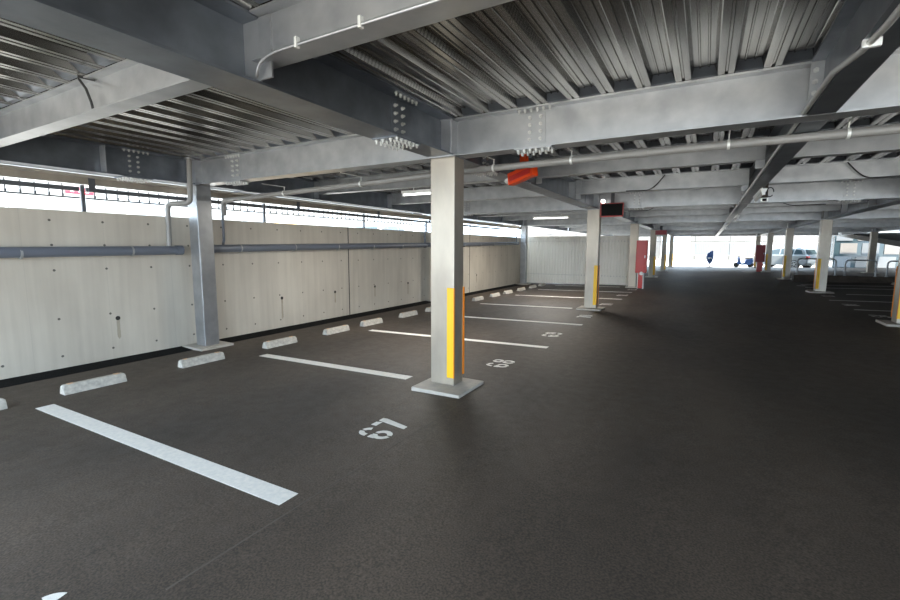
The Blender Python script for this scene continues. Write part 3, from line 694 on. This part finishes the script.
t = thing('edge_channel', 'long tan-grey edge channel just under the wall girder, outside the railing', 'channel', (-7.70, 0, 0))
MB().prism([(0.32, 2.556), (0.08, 2.556), (0.08, 2.44), (0.10, 2.44), (0.10, 2.535), (0.32, 2.535)], 'y', -0.9, 20.4).build('channel_section', M['column'], t)
for i, y in enumerate((3.10, 6.8, 9.5, 13.0)):
    tag(MB().box(-7.598, -7.59, y-0.04, y+0.04, 2.345, 2.534).box(-7.59, -7.58, y-0.05, y+0.05, 2.345, 2.38).build('hanger_bracket', M['rail']), 'small dark bracket hanging below the wall girder, %s from the left' % ORD[i], 'bracket')

# ------------------------------------------------------------------ vehicles
def car(label, loc, rz, paint, cat='car', L=4.6, W=1.8, H=1.66):
    t = thing('car', label, cat, loc, rz)
    # side outline (x forward, z up)
    s = L/4.6; hh = H/1.66
    body = [(-2.28, .45), (-2.30, .75), (-2.22, 1.02), (-2.12, 1.08), (-.4, 1.06), (.95, 1.03), (1.75, .95), (2.18, .82), (2.30, .62), (2.28, .30), (2.05, .24), (-2.05, .26)]
    b = MB(); Wp = W/2
    sec = [(-Wp+.06, .0), (-Wp, .12), (-Wp, .88), (-Wp+.10, 1.0)]
    n = len(body); cx, cz = 0, .6
    rings = []
    for yy, k in ((-Wp+0.02, .93), (-Wp+0.0, 1.0)):
        pass
    ys = [(-Wp, 0.975), (-Wp+.08, 1.0), (Wp-.08, 1.0), (Wp, 0.975)]
    vs = [((x*k)*s, yy, (cz+(z-cz)*(k if k == 1 else .95))*hh) for yy, k in ys for x, z in body]
    fs = [tuple(range(n))[::-1], tuple(range(3*n, 4*n))]+[(r*n+i, r*n+(i+1) % n, (r+1)*n+(i+1) % n, (r+1)*n+i) for r in range(3) for i in range(n)]
    b.poly(vs, fs); b.build('body', paint, t, bevel=0.03)
    cab = [(-2.10, 1.06), (-1.88, 1.50), (-1.55, 1.63), (-.2, 1.66), (.45, 1.56), (1.12, 1.03)]
    n = len(cab)
    def ring(y, k, o): return [((x*(1-o)), y, (1.03+(z-1.03)*k)*hh) for x, z in cab]
    def yl(z): return Wp-.05-.20*(z-1.03)/.63
    vs = [(x*s, -yl(z), z*hh) for x, z in cab]+[(x*s, yl(z), z*hh) for x, z in cab]
    MB().poly(vs, [tuple(range(n))[::-1], tuple(range(n, 2*n))]+[(i, (i+1) % n, n+(i+1) % n, n+i) for i in range(n)]).build('cabin', paint, t, bevel=0.03)
    for sd in (-1, 1):
        for win in ([(-1.88, 1.12), (-1.72, 1.42), (-1.30, 1.50), (-1.22, 1.10)], [(-1.14, 1.10), (-1.20, 1.50), (-.22, 1.54), (-.22, 1.10)], [(-.12, 1.10), (-.12, 1.54), (.38, 1.46), (.86, 1.10)]):
            k = len(win); y0 = lambda z: sd*(yl(z)+0.012)
            y1 = lambda z: sd*(yl(z)-0.02)
            MB().poly([(x*s, y0(z), z*hh) for x, z in win]+[(x*s, y1(z), z*hh) for x, z in win], [tuple(range(k)), tuple(range(k, 2*k))]+[(i, (i+1) % k, k+(i+1) % k, k+i) for i in range(k)]).build('side_window', M['glass'], t)
    MB().poly([(-2.10*s, -.62, 1.14*hh), (-2.10*s, .62, 1.14*hh), (-1.93*s, .55, 1.46*hh), (-1.93*s, -.55, 1.46*hh), (-2.02*s, -.62, 1.14*hh), (-2.02*s, .62, 1.14*hh), (-1.85*s, .55, 1.46*hh), (-1.85*s, -.55, 1.46*hh)],
              [(0, 1, 2, 3), (4, 5, 6, 7), (0, 1, 5, 4), (1, 2, 6, 5), (2, 3, 7, 6), (3, 0, 4, 7)]).build('rear_window', M['glass'], t)
    for sd in (-1, 1):
        MB().box(-2.30*s, -2.14*s, min(sd*.62, sd*(Wp+.005)), max(sd*.62, sd*(Wp+.005)), .84*hh, .98*hh).build('tail_light', M['red'], t, bevel=0.02)
        MB().box(.72*s, .92*s, min(sd*Wp, sd*(Wp+.16)), max(sd*Wp, sd*(Wp+.16)), 1.02*hh, 1.16*hh).build('mirror', paint, t, bevel=0.03)
        for x in (-1.35, 1.42):
            wv = MB().tube([(x*s, sd*(Wp-.19), .34), (x*s, sd*(Wp+.02), .34)], .34, 24).build('wheel', M['tyre'], t, bevel=0.02)
            rm = MB(); rm.tube([(x*s, sd*(Wp+.021), .34), (x*s, sd*(Wp+.028), .34)], .09, 12)
            for a in range(5):
                c_, s__ = math.cos(a*1.2566), math.sin(a*1.2566)
                rm.tube([(x*s+.05*c_, sd*(Wp+.024), .34+.05*s__), (x*s+.21*c_, sd*(Wp+.024), .34+.21*s__)], .026, 6)
            rm.tube([(x*s+.22*math.cos(q*math.pi/10), sd*(Wp+.024), .34+.22*math.sin(q*math.pi/10)) for q in range(21)], .018, 6)
            rm.build('rim', M['alloy'], wv)
    return t
car('silver grey estate car parked beyond the exit behind the right columns', (5.45, 44.6, 0.04), R(180-36), M['car_silver'], L=4.4)
car('grey car on the street above the concrete wall, only its roof showing', (-13.6, 17.6, 1.02), R(100), M['car_grey'])
# motor scooter and blue sign board by the exit
t = thing('scooter', 'dark blue scooter parked by the exit left of the dark red cabinet', 'scooter', (2.75, 43.6, 0.04), R(190))
t.scale = (0.85, 0.85, 0.85)
MB().prism([(-.75, .55), (-.7, .82), (-.15, .80), (-.05, .45), (.25, .42), (.42, .98), (.52, .98), (.55, .3), (.2, .24), (-.5, .26)], 'y', -.16, .16).build('body', M['blue'], t, bevel=0.04)
MB().box(-.68, -.1, -.13, .13, .82, .90).build('seat', M['black'], t, bevel=0.03)
for x in (-.55, .62): MB().tube([(x, -.05, .25), (x, .05, .25)], .25, 20).build('wheel', M['tyre'], t)
MB().tube([(.45, -.32, 1.08), (.48, 0, 1.0), (.45, .32, 1.08)], .02, 8).build('handlebar', M['black'], t)
t = thing('sign_board', 'blue rounded sign board standing by itself at the bright exit', 'sign', (0.30, 43.2, 0.04), R(-8))
pts = [(-.23, .75), (-.2, 1.05), (-.05, 1.24), (.16, 1.36), (.25, 1.32), (.27, .75), (.2, .40), (.05, .25), (-.12, .38)]
MB().prism(pts, 'y', -.03, .03).build('board', M['blue'], t, bevel=0.01)
MB().box(-.14, .17, -.036, -.03, .70, .78).build('white_bar', M['white'], t)
MB().box(-.16, .22, -.12, .12, .0, .05).box(-.02, .06, -.02, .02, .05, .35).build('stand', M['rail'], t)

# ------------------------------------------------------------------ beyond the exit
t = thing('mesh_fence', 'pale lattice fence across the yard beyond the exit', 'fence', (0, 52, 0.03))
for x in range(-22, 8, 3): MB().box(x-.04, x+.04, -.04, .04, 0, 3.2).build('post', M['far_fence'], t)
for z in (.3, 2.2, 3.1): MB().box(-22, 6, -.02, .02, z, z+.06).build('rail', M['far_fence'], t)
b = MB()
for i in range(186): b.box(-22+i*.15, -21.985+i*.15, -.008, .008, .3, 3.1)
o = b.build('mesh_infill', M['far_fence'], t)
def building(name, label, x0, x1, y0, y1, z1, m, cols, rows, wm, z0=0.0, face='y'):
    t = thing(name, label, 'building', ((x0+x1)/2, y0, z0))
    W_ = x1-x0
    MB().box(-W_/2, W_/2, 0, y1-y0, 0, z1).build('walls', m, t)
    MB().box(-W_/2-.2, W_/2+.2, -.2, y1-y0+.2, z1, z1+.25).build('roof', M['far_wall'], t)
    for r in range(rows):
        for c in range(cols):
            cx = -W_/2+W_*(c+.5)/cols; cz = (r+.5)*z1/rows; ww = W_/cols*.3; wh = z1/rows*.28
            f = MB().box(cx-ww-.06, cx+ww+.06, -.05, -.001, cz-wh-.06, cz+wh+.06).build('window_frame', M['white'], t)
            MB().box(cx-ww, cx+ww, -.06, -.05, cz-wh, cz+wh).build('pane', wm, f)
    return t
building('house', 'pale house wall far beyond the exit fence, left part', -24, -6, 66, 76, 9, M['far_wall'], 5, 3, M['pale_blue'])
building('house', 'pale apartment block far beyond the exit fence, right part', -2, 16, 72, 84, 12, M['far_wall'], 6, 4, M['pale_blue'])
t = thing('panelled_building', 'building of pale blue-white panels seen right of the near right column', 'building', (9.0, 47, 0.03))
MB().box(0, 11, 0, 6, 0, 4.5).build('walls', M['glass'], t)
for r in range(3):
    for c in range(8):
        MB().box(.08+c*1.32+(.3 if r % 2 else 0), 1.1+c*1.32+(.3 if r % 2 else 0), -.08, -.001, .1+r*1.05, .95+r*1.05).build('wall_panel', M['far_wall'] if (c+r) % 2 else M['pale_blue'], t)
# ramp soffit on the right
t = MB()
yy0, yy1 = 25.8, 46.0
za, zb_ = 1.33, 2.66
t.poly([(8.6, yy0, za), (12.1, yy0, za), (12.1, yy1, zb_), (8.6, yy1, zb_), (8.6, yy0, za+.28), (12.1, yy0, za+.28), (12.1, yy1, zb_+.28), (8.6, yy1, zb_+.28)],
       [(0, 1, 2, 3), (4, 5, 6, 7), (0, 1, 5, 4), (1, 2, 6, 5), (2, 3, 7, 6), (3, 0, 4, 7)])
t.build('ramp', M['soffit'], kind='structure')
# street above the wall
t = thing('street_house', 'bright white house front across the street above the wall', 'building', (-24, 9, 1.25))
MB().box(-6, 0, -14, 26, 0, 6).build('walls', M['pale'], t)
for y in (-8, -3, 3, 9, 15, 21): 
    f = MB().box(.001, .06, y-.9, y+.9, 1.2, 2.6).build('window_frame', M['white'], t)
    MB().box(.06, .07, y-.8, y+.8, 1.3, 2.5).build('pane', M['street_glass'], f)
t = thing('shop_sign', 'blurred red sign board across the street seen through the railing', 'sign', (-23.919, 9.35, 3.97))
MB().box(-.08, 0, -.55, .45, -.12, .14).build('board', M['car_red'], t)
for y in (-.4, -.1, .15): MB().box(.0, .01, y, y+.12, -.05, .06).build('pale_mark', M['white'], t)
t = thing('garden_bank', 'ochre gravel bank across the street seen through the railing', 'bank', (-14.4, 12.4, 1.25))
b = MB(); nx, ny = 8, 26; vs = []
for i in range(nx+1):
    for j in range(ny+1):
        u, v = i/nx, j/ny
        vs.append((-1.4+2.8*u, -2.5+5.0*v, max(0, math.sin(u*math.pi)*math.sin(v*math.pi)**.5*(1.28+.12*math.sin(v*17)+.1*random.random()))))
b.poly(vs, [(i*(ny+1)+j, (i+1)*(ny+1)+j, (i+1)*(ny+1)+j+1, i*(ny+1)+j+1) for i in range(nx) for j in range(ny)], True)
b.build('slope', M['roof_tile'], t)
